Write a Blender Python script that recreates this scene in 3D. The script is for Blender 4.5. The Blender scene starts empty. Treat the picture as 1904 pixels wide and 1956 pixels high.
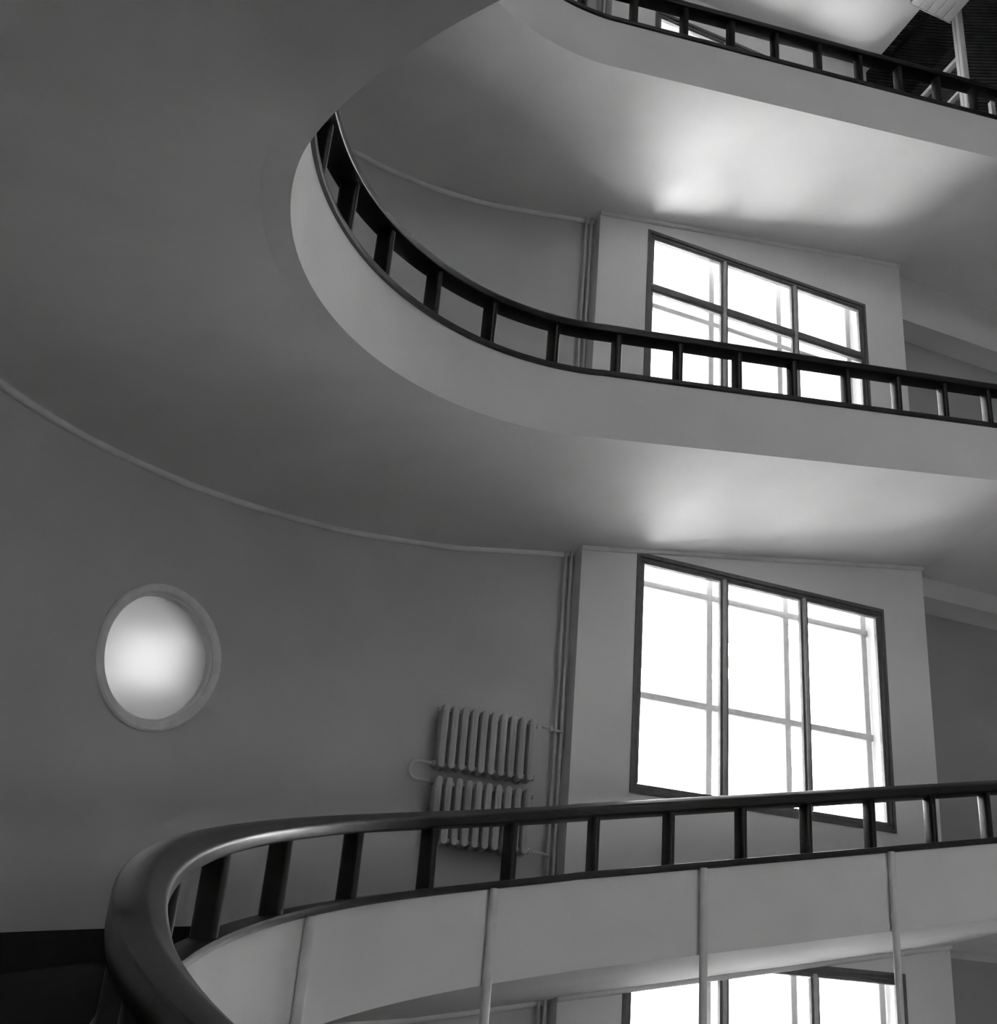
import bpy, bmesh, math, random
from mathutils import Vector, Matrix
random.seed(7)
scene = bpy.context.scene
COL = scene.collection
Z0 = 8.0                                   # height of the camera above the ground floor

# ------------------------------------------------------------------ camera
cam_data = bpy.data.cameras.new('camera')
cam = bpy.data.objects.new('camera', cam_data)
COL.objects.link(cam)
cam_data.sensor_fit = 'VERTICAL'
cam_data.sensor_height = 36.0
cam_data.lens = 2571.35 / 1956.0 * 36.0
cam_data.shift_x = -401.0 / 1956.0
cam_data.shift_y = -2.4 / 1956.0
cam_data.clip_start = 0.02
cam_data.clip_end = 500
right = Vector((0.88039803, -0.47420112, 0.00571055))
up = Vector((-0.22602021, -0.40898047, 0.88410963))
fwd = Vector((0.41691027, 0.77965908, 0.46724464))
mw = Matrix((right, up, -fwd)).transposed().to_4x4()
mw.translation = Vector((-3.06955, -4.52431, Z0))
cam.matrix_world = mw
scene.camera = cam

# ------------------------------------------------------------------ sky, sun, exposure
world = bpy.data.worlds.new('sky')
scene.world = world
world.use_nodes = True
wn = world.node_tree
bg = wn.nodes['Background']
bg.inputs['Color'].default_value = (1, 1, 1, 1)
bg.inputs['Strength'].default_value = 2.5
sun_data = bpy.data.lights.new('sun', 'SUN')
sun_data.energy = 40.0
sun_data.angle = math.radians(1.0)
sun = bpy.data.objects.new('sun', sun_data)
COL.objects.link(sun)
sun.rotation_euler = Vector((0.90, 0.38, -0.55)).to_track_quat('-Z', 'Y').to_euler()
vs = scene.view_settings
scene.display_settings.display_device = 'sRGB'
vs.view_transform = 'Standard'
vs.look = 'None'
vs.gamma = 1.0
vs.use_curve_mapping = False
vs.exposure = 1.88
cy = scene.cycles
cy.use_denoising = True
cy.use_adaptive_sampling = True
cy.adaptive_threshold = 0.02
cy.max_bounces = 11
cy.diffuse_bounces = 8
cy.glossy_bounces = 4
cy.transmission_bounces = 6
cy.transparent_max_bounces = 24
cy.sample_clamp_indirect = 12.0

# ------------------------------------------------------------------ materials (all procedural, all grey)
def material(name, grey, rough=0.6, grain=0.0, scale=6.0, bump=0.0, bump_scale=60.0, spec=0.4, stretch=(1, 1, 1), coat=0.0):
    m = bpy.data.materials.new(name)
    m.use_nodes = True
    nt = m.node_tree
    b = nt.nodes['Principled BSDF']
    b.inputs['Roughness'].default_value = rough
    b.inputs['Specular IOR Level'].default_value = spec
    if coat:
        b.inputs['Coat Weight'].default_value = coat
        b.inputs['Coat Roughness'].default_value = 0.18
    tc = nt.nodes.new('ShaderNodeTexCoord')
    mp = nt.nodes.new('ShaderNodeMapping')
    mp.inputs['Scale'].default_value = stretch
    nt.links.new(tc.outputs['Object'], mp.inputs['Vector'])
    if grain:
        n = nt.nodes.new('ShaderNodeTexNoise')
        n.inputs['Scale'].default_value = scale
        n.inputs['Detail'].default_value = 5
        nt.links.new(mp.outputs['Vector'], n.inputs['Vector'])
        r = nt.nodes.new('ShaderNodeMapRange')
        r.inputs['From Min'].default_value = 0.3
        r.inputs['From Max'].default_value = 0.7
        r.inputs['To Min'].default_value = grey * (1 - grain)
        r.inputs['To Max'].default_value = grey * (1 + grain)
        nt.links.new(n.outputs['Fac'], r.inputs['Value'])
        cb = nt.nodes.new('ShaderNodeCombineColor')
        for k in ('Red', 'Green', 'Blue'):
            nt.links.new(r.outputs['Result'], cb.inputs[k])
        nt.links.new(cb.outputs['Color'], b.inputs['Base Color'])
    else:
        b.inputs['Base Color'].default_value = (grey, grey, grey, 1)
    if bump:
        n2 = nt.nodes.new('ShaderNodeTexNoise')
        n2.inputs['Scale'].default_value = bump_scale
        n2.inputs['Detail'].default_value = 3
        nt.links.new(mp.outputs['Vector'], n2.inputs['Vector'])
        bp = nt.nodes.new('ShaderNodeBump')
        bp.inputs['Strength'].default_value = bump
        bp.inputs['Distance'].default_value = 0.01
        nt.links.new(n2.outputs['Fac'], bp.inputs['Height'])
        nt.links.new(bp.outputs['Normal'], b.inputs['Normal'])
    return m

def clear_glass(name, tint=0.97):
    m = bpy.data.materials.new(name)
    m.use_nodes = True
    nt = m.node_tree
    nt.nodes.remove(nt.nodes['Principled BSDF'])
    out = nt.nodes['Material Output']
    tr = nt.nodes.new('ShaderNodeBsdfTransparent')
    tr.inputs['Color'].default_value = (tint, tint, tint, 1)
    gl = nt.nodes.new('ShaderNodeBsdfGlossy')
    gl.inputs['Roughness'].default_value = 0.02
    lw = nt.nodes.new('ShaderNodeLayerWeight')
    lw.inputs['Blend'].default_value = 0.5
    pw = nt.nodes.new('ShaderNodeMath'); pw.operation = 'POWER'; pw.inputs[1].default_value = 5.0
    fr = nt.nodes.new('ShaderNodeMath'); fr.operation = 'MULTIPLY_ADD'; fr.inputs[1].default_value = 0.9; fr.inputs[2].default_value = 0.04
    nt.links.new(lw.outputs['Facing'], pw.inputs[0])
    nt.links.new(pw.outputs[0], fr.inputs[0])
    mx = nt.nodes.new('ShaderNodeMixShader')
    nt.links.new(fr.outputs[0], mx.inputs['Fac'])
    nt.links.new(tr.outputs['BSDF'], mx.inputs[1])
    nt.links.new(gl.outputs['BSDF'], mx.inputs[2])
    nt.links.new(mx.outputs['Shader'], out.inputs['Surface'])
    return m

def frosted_glass(name):
    m = bpy.data.materials.new(name)
    m.use_nodes = True
    b = m.node_tree.nodes['Principled BSDF']
    b.inputs['Base Color'].default_value = (0.13, 0.13, 0.13, 1)
    b.inputs['Roughness'].default_value = 0.35
    b.inputs['IOR'].default_value = 1.3
    b.inputs['Transmission Weight'].default_value = 1.0
    return m

M = dict(
    plaster=material('painted_plaster', 0.78, 0.75, 0.04, 1.3, 0.06, 90, 0.25),
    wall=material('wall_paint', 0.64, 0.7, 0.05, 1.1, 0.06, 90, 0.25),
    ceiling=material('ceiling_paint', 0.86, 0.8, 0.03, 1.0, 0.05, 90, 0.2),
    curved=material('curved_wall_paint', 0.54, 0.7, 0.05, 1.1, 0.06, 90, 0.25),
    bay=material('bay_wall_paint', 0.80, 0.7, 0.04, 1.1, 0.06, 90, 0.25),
    trim=material('trim_paint', 0.78, 0.55, 0.05, 5.0),
    wood=material('dark_varnished_wood', 0.013, 0.36, 0.45, 9.0, 0.0, 40, 0.3, (1, 1, 6), 0.2),
    rail_bottom=material('worn_dark_wood', 0.02, 0.45, 0.5, 11.0, 0.08, 50, 0.4),
    black=material('black_paint', 0.006, 0.5, 0.3, 6.0, spec=0.2),
    lino=material('dark_linoleum', 0.006, 0.7, 0.4, 3.0, spec=0.08),
    frame=material('grey_window_paint', 0.13, 0.45, 0.15, 14.0),
    outer_frame=material('pale_window_paint', 0.45, 0.5, 0.1, 14.0),
    pipe=material('pipe_paint', 0.55, 0.4, 0.1, 12.0),
    radiator=material('radiator_enamel', 0.46, 0.4, 0.06, 10.0),
    steel=material('column_paint', 0.72, 0.5, 0.08, 8.0),
    sash=material('sash_paint', 0.45, 0.45, 0.1, 14.0),
    niche=material('niche_shade', 0.36, 0.7, 0.05, 1.1),  # wall grey darkened to hold the niche's shade
    ring=material('ring_paint', 0.78, 0.5, 0.08, 9.0),
    dark=material('dark_cladding', 0.012, 0.5, 0.3, 5.0, spec=0.25),
    dark_rib=material('dark_rib', 0.15, 0.45, 0.3, 5.0, spec=0.3),
    white=material('white_paint', 0.75, 0.5, 0.05, 8.0),
    glass=clear_glass('window_glass'),
    frosted=frosted_glass('frosted_glass'),
    snow=material('courtyard_ground', 0.06, 0.8, 0.08, 0.4),
    baffle=material('baffle_render', 0.8, 0.8, 0.05, 1.0),
    paving=material('bounce_paving', 0.45, 0.8, 0.06, 0.5),
    facade=material('pale_render', 0.62, 0.8, 0.06, 0.6),
    facade_trim=material('pilaster_stone', 0.75, 0.8, 0.05, 1.0),
    facade_dark=material('grey_roof_tile', 0.07, 0.7, 0.1, 3.0),
    pane_dark=material('far_pane', 0.25, 0.15, 0.1, 2.0, spec=0.6),
)

# ------------------------------------------------------------------ helpers
def link(name, verts, faces, mat, parent=None, smooth=False, angle=30.0):
    me = bpy.data.meshes.new(name)
    me.from_pydata([tuple(v) for v in verts], [], faces)
    bm = bmesh.new(); bm.from_mesh(me)
    bmesh.ops.recalc_face_normals(bm, faces=bm.faces)
    bm.to_mesh(me); bm.free()
    return link_mesh(name, me, mat, parent, smooth, angle)

def link_mesh(name, me, mat, parent=None, smooth=False, angle=30.0):
    me.materials.append(mat)
    if smooth:
        me.polygons.foreach_set('use_smooth', [True] * len(me.polygons))
        me.set_sharp_from_angle(angle=math.radians(angle))
    o = bpy.data.objects.new(name, me)
    COL.objects.link(o)
    if parent is not None:
        o.parent = parent
        o.matrix_parent_inverse = Matrix.Translation(-parent.location)
    return o

def copy_of(o, parent, matrix):
    c = o.copy()
    COL.objects.link(c)
    c.parent = parent
    if parent is not None:
        c.matrix_parent_inverse = Matrix.Translation(-parent.location)
    c.matrix_basis = matrix
    return c

class MB:
    """collects boxes, tubes and loose quads into one mesh"""
    def __init__(s): s.v = []; s.f = []
    def add(s, vs, fs):
        b = len(s.v); s.v += [Vector(v) for v in vs]; s.f += [tuple(i + b for i in f) for f in fs]
    def box(s, x0, x1, y0, y1, z0, z1):
        s.add([(x0, y0, z0), (x1, y0, z0), (x1, y1, z0), (x0, y1, z0), (x0, y0, z1), (x1, y0, z1), (x1, y1, z1), (x0, y1, z1)],
              [(0, 3, 2, 1), (4, 5, 6, 7), (0, 1, 5, 4), (1, 2, 6, 5), (2, 3, 7, 6), (3, 0, 4, 7)])
    def quad(s, a, b, c, d): s.add([a, b, c, d], [(0, 1, 2, 3)])
    def tube(s, pts, r, n=12, cap=True):
        pts = [Vector(p) for p in pts]; rings = []
        ref = None
        for i, p in enumerate(pts):
            d = (pts[min(i + 1, len(pts) - 1)] - pts[max(i - 1, 0)]).normalized()
            if ref is None:
                ref = d.orthogonal().normalized()
            ref = (ref - d * ref.dot(d)).normalized()
            bi = d.cross(ref)
            rings.append([p + (ref * math.cos(2 * math.pi * k / n) + bi * math.sin(2 * math.pi * k / n)) * r for k in range(n)])
        fs = []
        for i in range(len(pts) - 1):
            for k in range(n):
                fs.append((i * n + k, i * n + (k + 1) % n, (i + 1) * n + (k + 1) % n, (i + 1) * n + k))
        if cap:
            fs.append(tuple(range(n))[::-1]); fs.append(tuple((len(pts) - 1) * n + k for k in range(n)))
        s.add([v for r_ in rings for v in r_], fs)
    def build(s, name, mat, parent=None, smooth=False, angle=30.0, bevel=0.0):
        me = bpy.data.meshes.new(name)
        me.from_pydata([tuple(v) for v in s.v], [], s.f)
        bm = bmesh.new(); bm.from_mesh(me)
        bmesh.ops.recalc_face_normals(bm, faces=bm.faces)
        if bevel:
            es = [e for e in bm.edges if len(e.link_faces) == 2 and e.calc_face_angle() > 0.6]
            bmesh.ops.bevel(bm, geom=es, offset=bevel, segments=2, affect='EDGES', profile=0.5)
        bm.to_mesh(me); bm.free()
        return link_mesh(name, me, mat, parent, smooth or bool(bevel), angle)

def thing(name, label, category, loc=(0, 0, 0), group=None):
    o = bpy.data.objects.new(name, None)
    COL.objects.link(o)
    o.location = loc
    o.empty_display_size = 0.1
    return tag(o, label, category, group)

def tag(o, label, category, group=None):
    o['label'] = label; o['category'] = category
    if group: o['group'] = group
    return o

def structure(o, label=None):
    o['kind'] = 'structure'
    if label: o['label'] = label
    return o

# ------------------------------------------------------------------ plan of the stairwell
S = 1.25
r_in, e_in, xi, n_in = 3.5983 * S, 0.72235, 0.55942 * S, 1.06955
R_out, E_out, xo, yo = 5.12058 * S, 0.760615, 0.241373 * S, 0.265496 * S
YW = R_out + yo                      # window wall, room side (6.7326)
STEP = 0.20                          # the window bay stands this far proud of the wall beside it
YB = YW + STEP                       # wall beside the bay
BAY0, BAY1 = 1.52, 5.75
LAND = 5.75                          # the ramps turn level here
XEND = 7.6                           # end of the open well
XR = 12.0                            # end wall of the hall
P1, P2 = 0.4972 * S, 0.9459 * S      # top of parapet, top of handrail above the soffit edge
SLAB = 0.50
ZCEIL = 14.39 + Z0
ZTOPFLOOR = 11.5 + Z0
R_NEAR = 7.7
NEAR_Y = yo - R_NEAR

def zt(t):
    t = min(t, 3.02)
    return S * (-0.476796 * t - 0.350752 * t * t - 0.0192405 * t ** 3 + 0.0278843 * t ** 4)

def inner_xy(t):
    s, c = math.sin(t), math.cos(t)
    return (xi - r_in * e_in * abs(s) ** n_in, r_in * math.copysign(abs(c) ** n_in, c))

RY = YB - yo                         # the curved wall reaches back to the plane beside the bay
def outer_xy(t):
    return (xo - R_out * E_out * math.sin(t), yo + (RY if t < math.pi / 2 else R_NEAR) * math.cos(t))

#          soffit height at x=0, slope
LEVELS = {'top': (9.96033 + Z0, 0.197914), 'upper': (5.71033 + Z0, 0.174411), 'lower': (1.39945 + Z0, 0.190355), 'base': (-2.85 + Z0, 0.185)}
NT = 150
def stations(level):
    """(inner xy, outer xy, z inner, z outer) from the far landing round the bend to the near side"""
    z0, m = LEVELS[level]
    st = []
    ze = z0 + m * LAND
    for x in (XEND, 7.0, 6.4, LAND + 0.001): st.append(((x, r_in), (x, YB + 0.1), ze, ze))
    for k in range(26):
        x = LAND - (LAND - 0.95) * k / 25
        st.append(((x, r_in), (x, YB + 0.1), z0 + m * x, z0 + m * x))
    for k in range(NT + 1):
        t = math.pi * k / NT
        st.append((inner_xy(t), outer_xy(t), z0 + m * xi + zt(t), z0 + m * xo + zt(t)))
    zn = z0 + m * xi + zt(math.pi)
    for x in (1.2, 2.5, 4.0, LAND, XEND): st.append(((x, -r_in), (x, NEAR_Y), zn, zn))
    return st

def normals2d(pts):
    out = []
    for i in range(len(pts)):
        a, b = pts[max(i - 1, 0)], pts[min(i + 1, len(pts) - 1)]
        d = Vector((b[0] - a[0], b[1] - a[1])).normalized()
        out.append(Vector((d.y, -d.x)))          # away from the well
    return out

def inner_path(level):
    st = stations(level)
    P = [s[0] for s in st]
    return P, normals2d(P), [s[2] for s in st]

def sweep(path, profile, name, mat, parent=None, angle=6.0, closed=True, i0=0, i1=None):
    P, N, Zs = path
    i1 = len(P) if i1 is None else i1
    n = len(profile)
    vs, fs = [], []
    for i in range(i0, i1):
        for off, dz in profile:
            vs.append((P[i][0] + N[i].x * off, P[i][1] + N[i].y * off, Zs[i] + dz))
    m = i1 - i0
    for i in range(m - 1):
        for k in range(n if closed else n - 1):
            fs.append((i * n + k, i * n + (k + 1) % n, (i + 1) * n + (k + 1) % n, (i + 1) * n + k))
    if closed:
        fs.append(tuple(range(n))); fs.append(tuple((m - 1) * n + k for k in range(n)))
    return link(name, vs, fs, mat, parent, True, angle)

def rounded(o0, o1, z0, z1, rad, seg=4):
    out = []
    for cx, cz, a0 in ((o1 - rad, z1 - rad, 0), (o0 + rad, z1 - rad, 90), (o0 + rad, z0 + rad, 180), (o1 - rad, z0 + rad, 270)):
        for k in range(seg + 1):
            a = math.radians(a0 + 90 * k / seg)
            out.append((cx + rad * math.cos(a), cz + rad * math.sin(a)))
    return out

# ------------------------------------------------------------------ ramps
PAR = 0.14
RAMP_LABEL = {
    'top': 'topmost pale plaster ramp whose soffit glows above the upper window',
    'upper': 'pale plaster ramp curling overhead with a broad curved parapet band, mid height',
    'lower': 'pale plaster ramp behind the near dark handrail, with thin columns against its parapet',
    'base': 'plaster ramp at the foot of the stairwell below the lowest window',
}
def build_ramp(level):
    st = stations(level)
    root = bpy.data.objects.new('ramp_' + level, None)
    COL.objects.link(root); root.location = (0, 0, LEVELS[level][0]); root.empty_display_size = 0.1
    structure(root, RAMP_LABEL[level])
    path = inner_path(level)
    # parapet: its underside lies in the plane of the soffit
    tilt = [(zb - za) / math.hypot(b[0] - a[0], b[1] - a[1]) for a, b, za, zb in st]
    vs, fs = [], []
    for i, (a, b, za, zb) in enumerate(st):
        n = path[1][i]
        for off, z in ((0, za), (PAR, za + tilt[i] * PAR), (PAR, za + P1), (0, za + P1)): vs.append((a[0] + n.x * off, a[1] + n.y * off, z))
    for i in range(len(st) - 1):
        for k in range(4): fs.append((i * 4 + k, i * 4 + (k + 1) % 4, (i + 1) * 4 + (k + 1) % 4, (i + 1) * 4 + k))
    fs += [(0, 1, 2, 3), tuple((len(st) - 1) * 4 + k for k in range(4))]
    link('parapet', vs, fs, M['plaster'], root, True, 6.0)
    vs, fs = [], []
    NC = 7
    for i, (a, b, za, zb) in enumerate(st):
        ax, ay = a[0] + path[1][i].x * PAR, a[1] + path[1][i].y * PAR
        d = Vector((b[0] - ax, b[1] - ay)); d = d * (1 + 0.04 / d.length)
        za = za + tilt[i] * PAR
        for k in range(NC):
            f = k / (NC - 1); vs.append((ax + d.x * f, ay + d.y * f, za + (zb - za) * f))
        for k in range(NC):
            f = k / (NC - 1); vs.append((ax + d.x * f, ay + d.y * f, za + (zb - za) * f + SLAB))
    w = 2 * NC
    for i in range(len(st) - 1):
        for k in range(NC - 1):
            a, b = i * w + k, (i + 1) * w + k
            fs.append((a, a + 1, b + 1, b)); fs.append((a + NC, b + NC, b + NC + 1, a + NC + 1))
        fs.append((i * w, (i + 1) * w, (i + 1) * w + NC, i * w + NC))
        fs.append((i * w + NC - 1, i * w + 2 * NC - 1, (i + 1) * w + 2 * NC - 1, (i + 1) * w + NC - 1))
    e = (len(st) - 1) * w
    fs.append(tuple(range(NC)) + tuple(range(2 * NC - 1, NC - 1, -1)))
    fs.append(tuple(e + k for k in range(NC)) + tuple(e + k for k in range(2 * NC - 1, NC - 1, -1)))
    slab = link('slab', vs, fs, M['plaster'], root, True, 6.0)
    # dark floor covering on top of the slab
    vs, fs = [], []
    for i, (a, b, za, zb) in enumerate(st):
        ax, ay = a[0] + path[1][i].x * PAR, a[1] + path[1][i].y * PAR
        for f in (0.0, 1.0):
            for dz in (0.001, 0.012):
                vs.append((ax + (b[0] - ax) * f, ay + (b[1] - ay) * f, za + (zb - za) * f + SLAB + dz))
    for i in range(len(st) - 1):
        a, b = i * 4, (i + 1) * 4
        fs += [(a, a + 2, b + 2, b), (a + 1, b + 1, b + 3, a + 3), (a, b, b + 1, a + 1), (a + 2, a + 3, b + 3, b + 2)]
    fs += [(0, 1, 3, 2), tuple(4 * (len(st) - 1) + k for k in (0, 2, 3, 1))]
    link('floor_covering', vs, fs, M['lino'], root, True, 6.0)
    # level landing beyond the well
    zl = LEVELS[level][0] + LEVELS[level][1] * LAND
    mb = MB(); mb.box(XEND + 0.001, XR, NEAR_Y, YB + 0.1, zl, zl + SLAB)
    mb.build('landing_slab', M['plaster'], root)
    mb = MB(); mb.box(XEND + 0.002, XEND + PAR, -r_in, r_in, zl + SLAB, zl + P1 + 0.3)
    mb.build('landing_parapet', M['plaster'], root)
    return root

ramps = {lv: build_ramp(lv) for lv in LEVELS}

# ------------------------------------------------------------------ wooden balustrades
RAIL_LABEL = {
    'top': 'dark wooden balustrade on the topmost parapet, ending against the bright ceiling',
    'upper': 'dark wooden balustrade sweeping round the bend overhead, crossing the upper window',
    'lower': 'dark wooden balustrade nearest the viewer, its broad handrail curling past in the foreground',
}
BAL = {  # distances along the rail, measured from the start of the bend (bend positive)
    'top': [5.0, 4.2, 3.45, 2.65, 1.9, 1.15, 0.42, -0.17, -0.75, -1.31, -1.86, -2.42, -2.97, -3.53, -4.09, -4.64, -5.2, -5.76, -6.3],
    'upper': [8.45, 7.62, 6.79, 5.96, 5.14, 4.318, 3.489, 2.722, 1.936, 1.192, 0.475, -0.147, -0.754, -1.367, -1.967, -2.58, -3.187, -3.77, -4.34, -4.93, -5.53, -6.13],
    'lower': [9.15, 8.25, 7.36, 6.46, 5.56, 4.67, 3.778, 2.904, 2.053, 1.268, 0.533, -0.14, -0.754, -1.382, -1.981, -2.602, -3.23, -3.829, -4.44, -5.05, -5.66, -6.27],
}
BAL_W, BAL_D = 0.066, 0.125
RAIL_H, BOT_H = 0.115, 0.052
OFF0, OFF1 = -0.048, 0.135
OFFM = 0.045
# flat top, chamfer and upright face towards the well, softly rounded arrises
HAND = [(0.135, -0.018), (0.132, -0.008), (0.125, -0.002), (0.115, 0.0), (0.075, 0.004), (0.030, 0.0), (0.020, -0.003), (0.010, -0.009), (-0.030, -0.034), (-0.040, -0.042),
        (-0.046, -0.052), (-0.048, -0.062), (-0.048, -0.104), (-0.044, -0.112), (-0.036, -0.115), (0.125, -0.115), (0.132, -0.112), (0.135, -0.105)]


def baluster_mesh():
    me = bpy.data.meshes.new('baluster')
    bm = bmesh.new()
    h = P2 - RAIL_H - P1 - BOT_H + 0.012
    prof = [(x, y) for x, y in rounded(-BAL_W / 2, BAL_W / 2, -BAL_D / 2, BAL_D / 2, 0.026, 4)]
    lo = [bm.verts.new((x, y, -0.006)) for x, y in prof]
    hi = [bm.verts.new((x, y, h - 0.006)) for x, y in prof]
    for k in range(len(prof)):
        bm.faces.new((lo[k], lo[(k + 1) % len(prof)], hi[(k + 1) % len(prof)], hi[k]))
    bm.faces.new(lo[::-1]); bm.faces.new(hi)
    bmesh.ops.recalc_face_normals(bm, faces=bm.faces)
    bm.to_mesh(me); bm.free()
    me.materials.append(M['wood'])
    me.polygons.foreach_set('use_smooth', [True] * len(me.polygons))
    me.set_sharp_from_angle(angle=math.radians(40))
    return me
BALUSTER = baluster_mesh()

def build_rail(level):
    P, N, Zs = inner_path(level)
    root = thing('balustrade', RAIL_LABEL[level], 'railing', (0, 0, LEVELS[level][0] + P1), 'wooden balustrades of the stairwell')
    path = (P, N, Zs)
    hr = sweep(path, [(o, P2 + dz) for o, dz in HAND], 'handrail', M['wood'], root, 25)
    sweep(path, rounded(-0.028, 0.125, P1 + 0.001, P1 + BOT_H, 0.012, 2), 'bottom_rail', M['rail_bottom'], root, 25)
    # arc length of the centre line, zero at the start of the bend
    Q = [Vector((P[i][0] + N[i].x * OFFM, P[i][1] + N[i].y * OFFM)) for i in range(len(P))]
    s = [0.0]
    for i in range(1, len(Q)): s.append(s[-1] + (Q[i] - Q[i - 1]).length)
    i0 = min((i for i in range(len(P)) if P[i][1] > 0), key=lambda i: abs(P[i][0] - xi))
    base = s[i0]
    for d in BAL[level]:
        a = base + d
        for i in range(len(s) - 1):
            if s[i] <= a <= s[i + 1]:
                f = (a - s[i]) / (s[i + 1] - s[i])
                p = Q[i].lerp(Q[i + 1], f); z = Zs[i] + (Zs[i + 1] - Zs[i]) * f
                tan = (Q[i + 1] - Q[i]).normalized()
                break
        else:
            continue
        b = bpy.data.objects.new('baluster', BALUSTER)
        COL.objects.link(b)
        b.parent = root
        b.location = Vector((p.x, p.y, z + P1 + BOT_H)) - root.location
        b.rotation_euler = (0, 0, math.atan2(tan.y, tan.x))
    return root
rails = {lv: build_rail(lv) for lv in RAIL_LABEL}

# ------------------------------------------------------------------ walls
WT = 0.42
def bay_wall():
    """window bay with four openings, one mesh"""
    mb = MB()
    y0, y1 = YW, YW + 0.62
    zb, ze = 0.0, ZCEIL + 0.4
    xs = [BAY0, WX[0], WX[3], BAY1]
    zs = [zb]
    for (a, b) in WZ: zs += [a, b]
    zs.append(ze)
    for i in range(3):
        for j in range(len(zs) - 1):
            if i == 1 and j % 2 == 1: continue
            x0, x1, za, zc = xs[i], xs[i + 1], zs[j], zs[j + 1]
            if i == 2:
                # above the top floor the wall stops short, where the ceiling ends
                if za >= ZTOPFLOOR: x1 = 5.43
                elif zc > ZTOPFLOOR:
                    for y in (y0, y1): mb.quad((x0, y, za), (x1, y, za), (x1, y, ZTOPFLOOR), (x0, y, ZTOPFLOOR))
                    za = ZTOPFLOOR; x1 = 5.43
            for y in (y0, y1):
                zl = za + LIFT if (i == 1 and y == y1 and j > 0) else za
                mb.quad((x0, y, zl), (x1, y, zl), (x1, y, zc), (x0, y, zc))
    for (a, b) in WZ:
        c, ym = b + LIFT, YW + 0.12       # the opening is taller behind the inner frame
        for x in (WX[0], WX[3]):
            mb.quad((x, y0, a), (x, ym, a), (x, ym, b), (x, y0, b)); mb.quad((x, ym, a), (x, y1, a), (x, y1, c), (x, ym, c))
        mb.quad((WX[0], y0, a), (WX[3], y0, a), (WX[3], y1, a), (WX[0], y1, a))
        mb.quad((WX[0], y0, b), (WX[3], y0, b), (WX[3], ym, b), (WX[0], ym, b))
        mb.quad((WX[0], ym, b), (WX[3], ym, b), (WX[3], ym, c), (WX[0], ym, c))
        mb.quad((WX[0], ym, c), (WX[3], ym, c), (WX[3], y1, c), (WX[0], y1, c))
    mb.quad((BAY0, y0, zb), (BAY0, y1, zb), (BAY0, y1, ze), (BAY0, y0, ze))
    mb.quad((BAY1, y0, zb), (BAY1, y1, zb), (BAY1, y1, ZTOPFLOOR), (BAY1, y0, ZTOPFLOOR))
    mb.quad((5.43, y0, ZTOPFLOOR), (5.43, y1, ZTOPFLOOR), (5.43, y1, ze), (5.43, y0, ze))
    mb.quad((5.43, y0, ZTOPFLOOR), (BAY1, y0, ZTOPFLOOR), (BAY1, y1, ZTOPFLOOR), (5.43, y1, ZTOPFLOOR))
    bm = bmesh.new()
    me = bpy.data.meshes.new('wall_far')
    me.from_pydata([tuple(v) for v in mb.v], [], mb.f)
    bm.from_mesh(me)
    bmesh.ops.remove_doubles(bm, verts=bm.verts, dist=0.0005)
    bmesh.ops.recalc_face_normals(bm, faces=bm.faces)
    bm.to_mesh(me); bm.free()
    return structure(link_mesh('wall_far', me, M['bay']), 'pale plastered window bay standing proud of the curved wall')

LIFT = 0.16
WX = [2.158, 3.155, 4.135, 5.14]
WZ = [(-0.30 + Z0, 2.125 + Z0), (3.59 + Z0, 6.02 + Z0), (7.80 + Z0, 10.215 + Z0), (11.55 + Z0, 13.84 + Z0)]
bay_wall()

# curved wall, from the bay round to the near side, with the round window
CURVE = []
for x in [BAY0 + 0.02 - (BAY0 - xo) * k / 6 for k in range(6)]: CURVE.append(Vector((x, YB)))
for k in range(241): CURVE.append(Vector(outer_xy(math.pi * k / 240)))
for x in [xo + (1.2 - xo) * k / 4 for k in range(1, 5)]: CURVE.append(Vector((x, NEAR_Y)))
CS = [0.0]
for i in range(1, len(CURVE)): CS.append(CS[-1] + (CURVE[i] - CURVE[i - 1]).length)
CN = [Vector((n.x, n.y)) for n in normals2d(CURVE)]
def wall_point(s, out=0.0):
    s = min(max(s, 0), CS[-1] - 1e-6)
    lo, hi = 0, len(CS) - 1
    while hi - lo > 1:
        mid = (lo + hi) // 2
        if CS[mid] <= s: lo = mid
        else: hi = mid
    f = (s - CS[lo]) / (CS[hi] - CS[lo])
    p = CURVE[lo].lerp(CURVE[hi], f); n = CN[lo].lerp(CN[hi], f).normalized()
    return p + n * out
def wall_normal(s):
    a, b = wall_point(s - 0.01), wall_point(s + 0.01)
    d = (b - a).normalized()
    return Vector((d.y, -d.x))
def wall_s(x, y):
    return min(((Vector((x, y)) - CURVE[i]).length, CS[i]) for i in range(len(CURVE)))[1]

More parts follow.
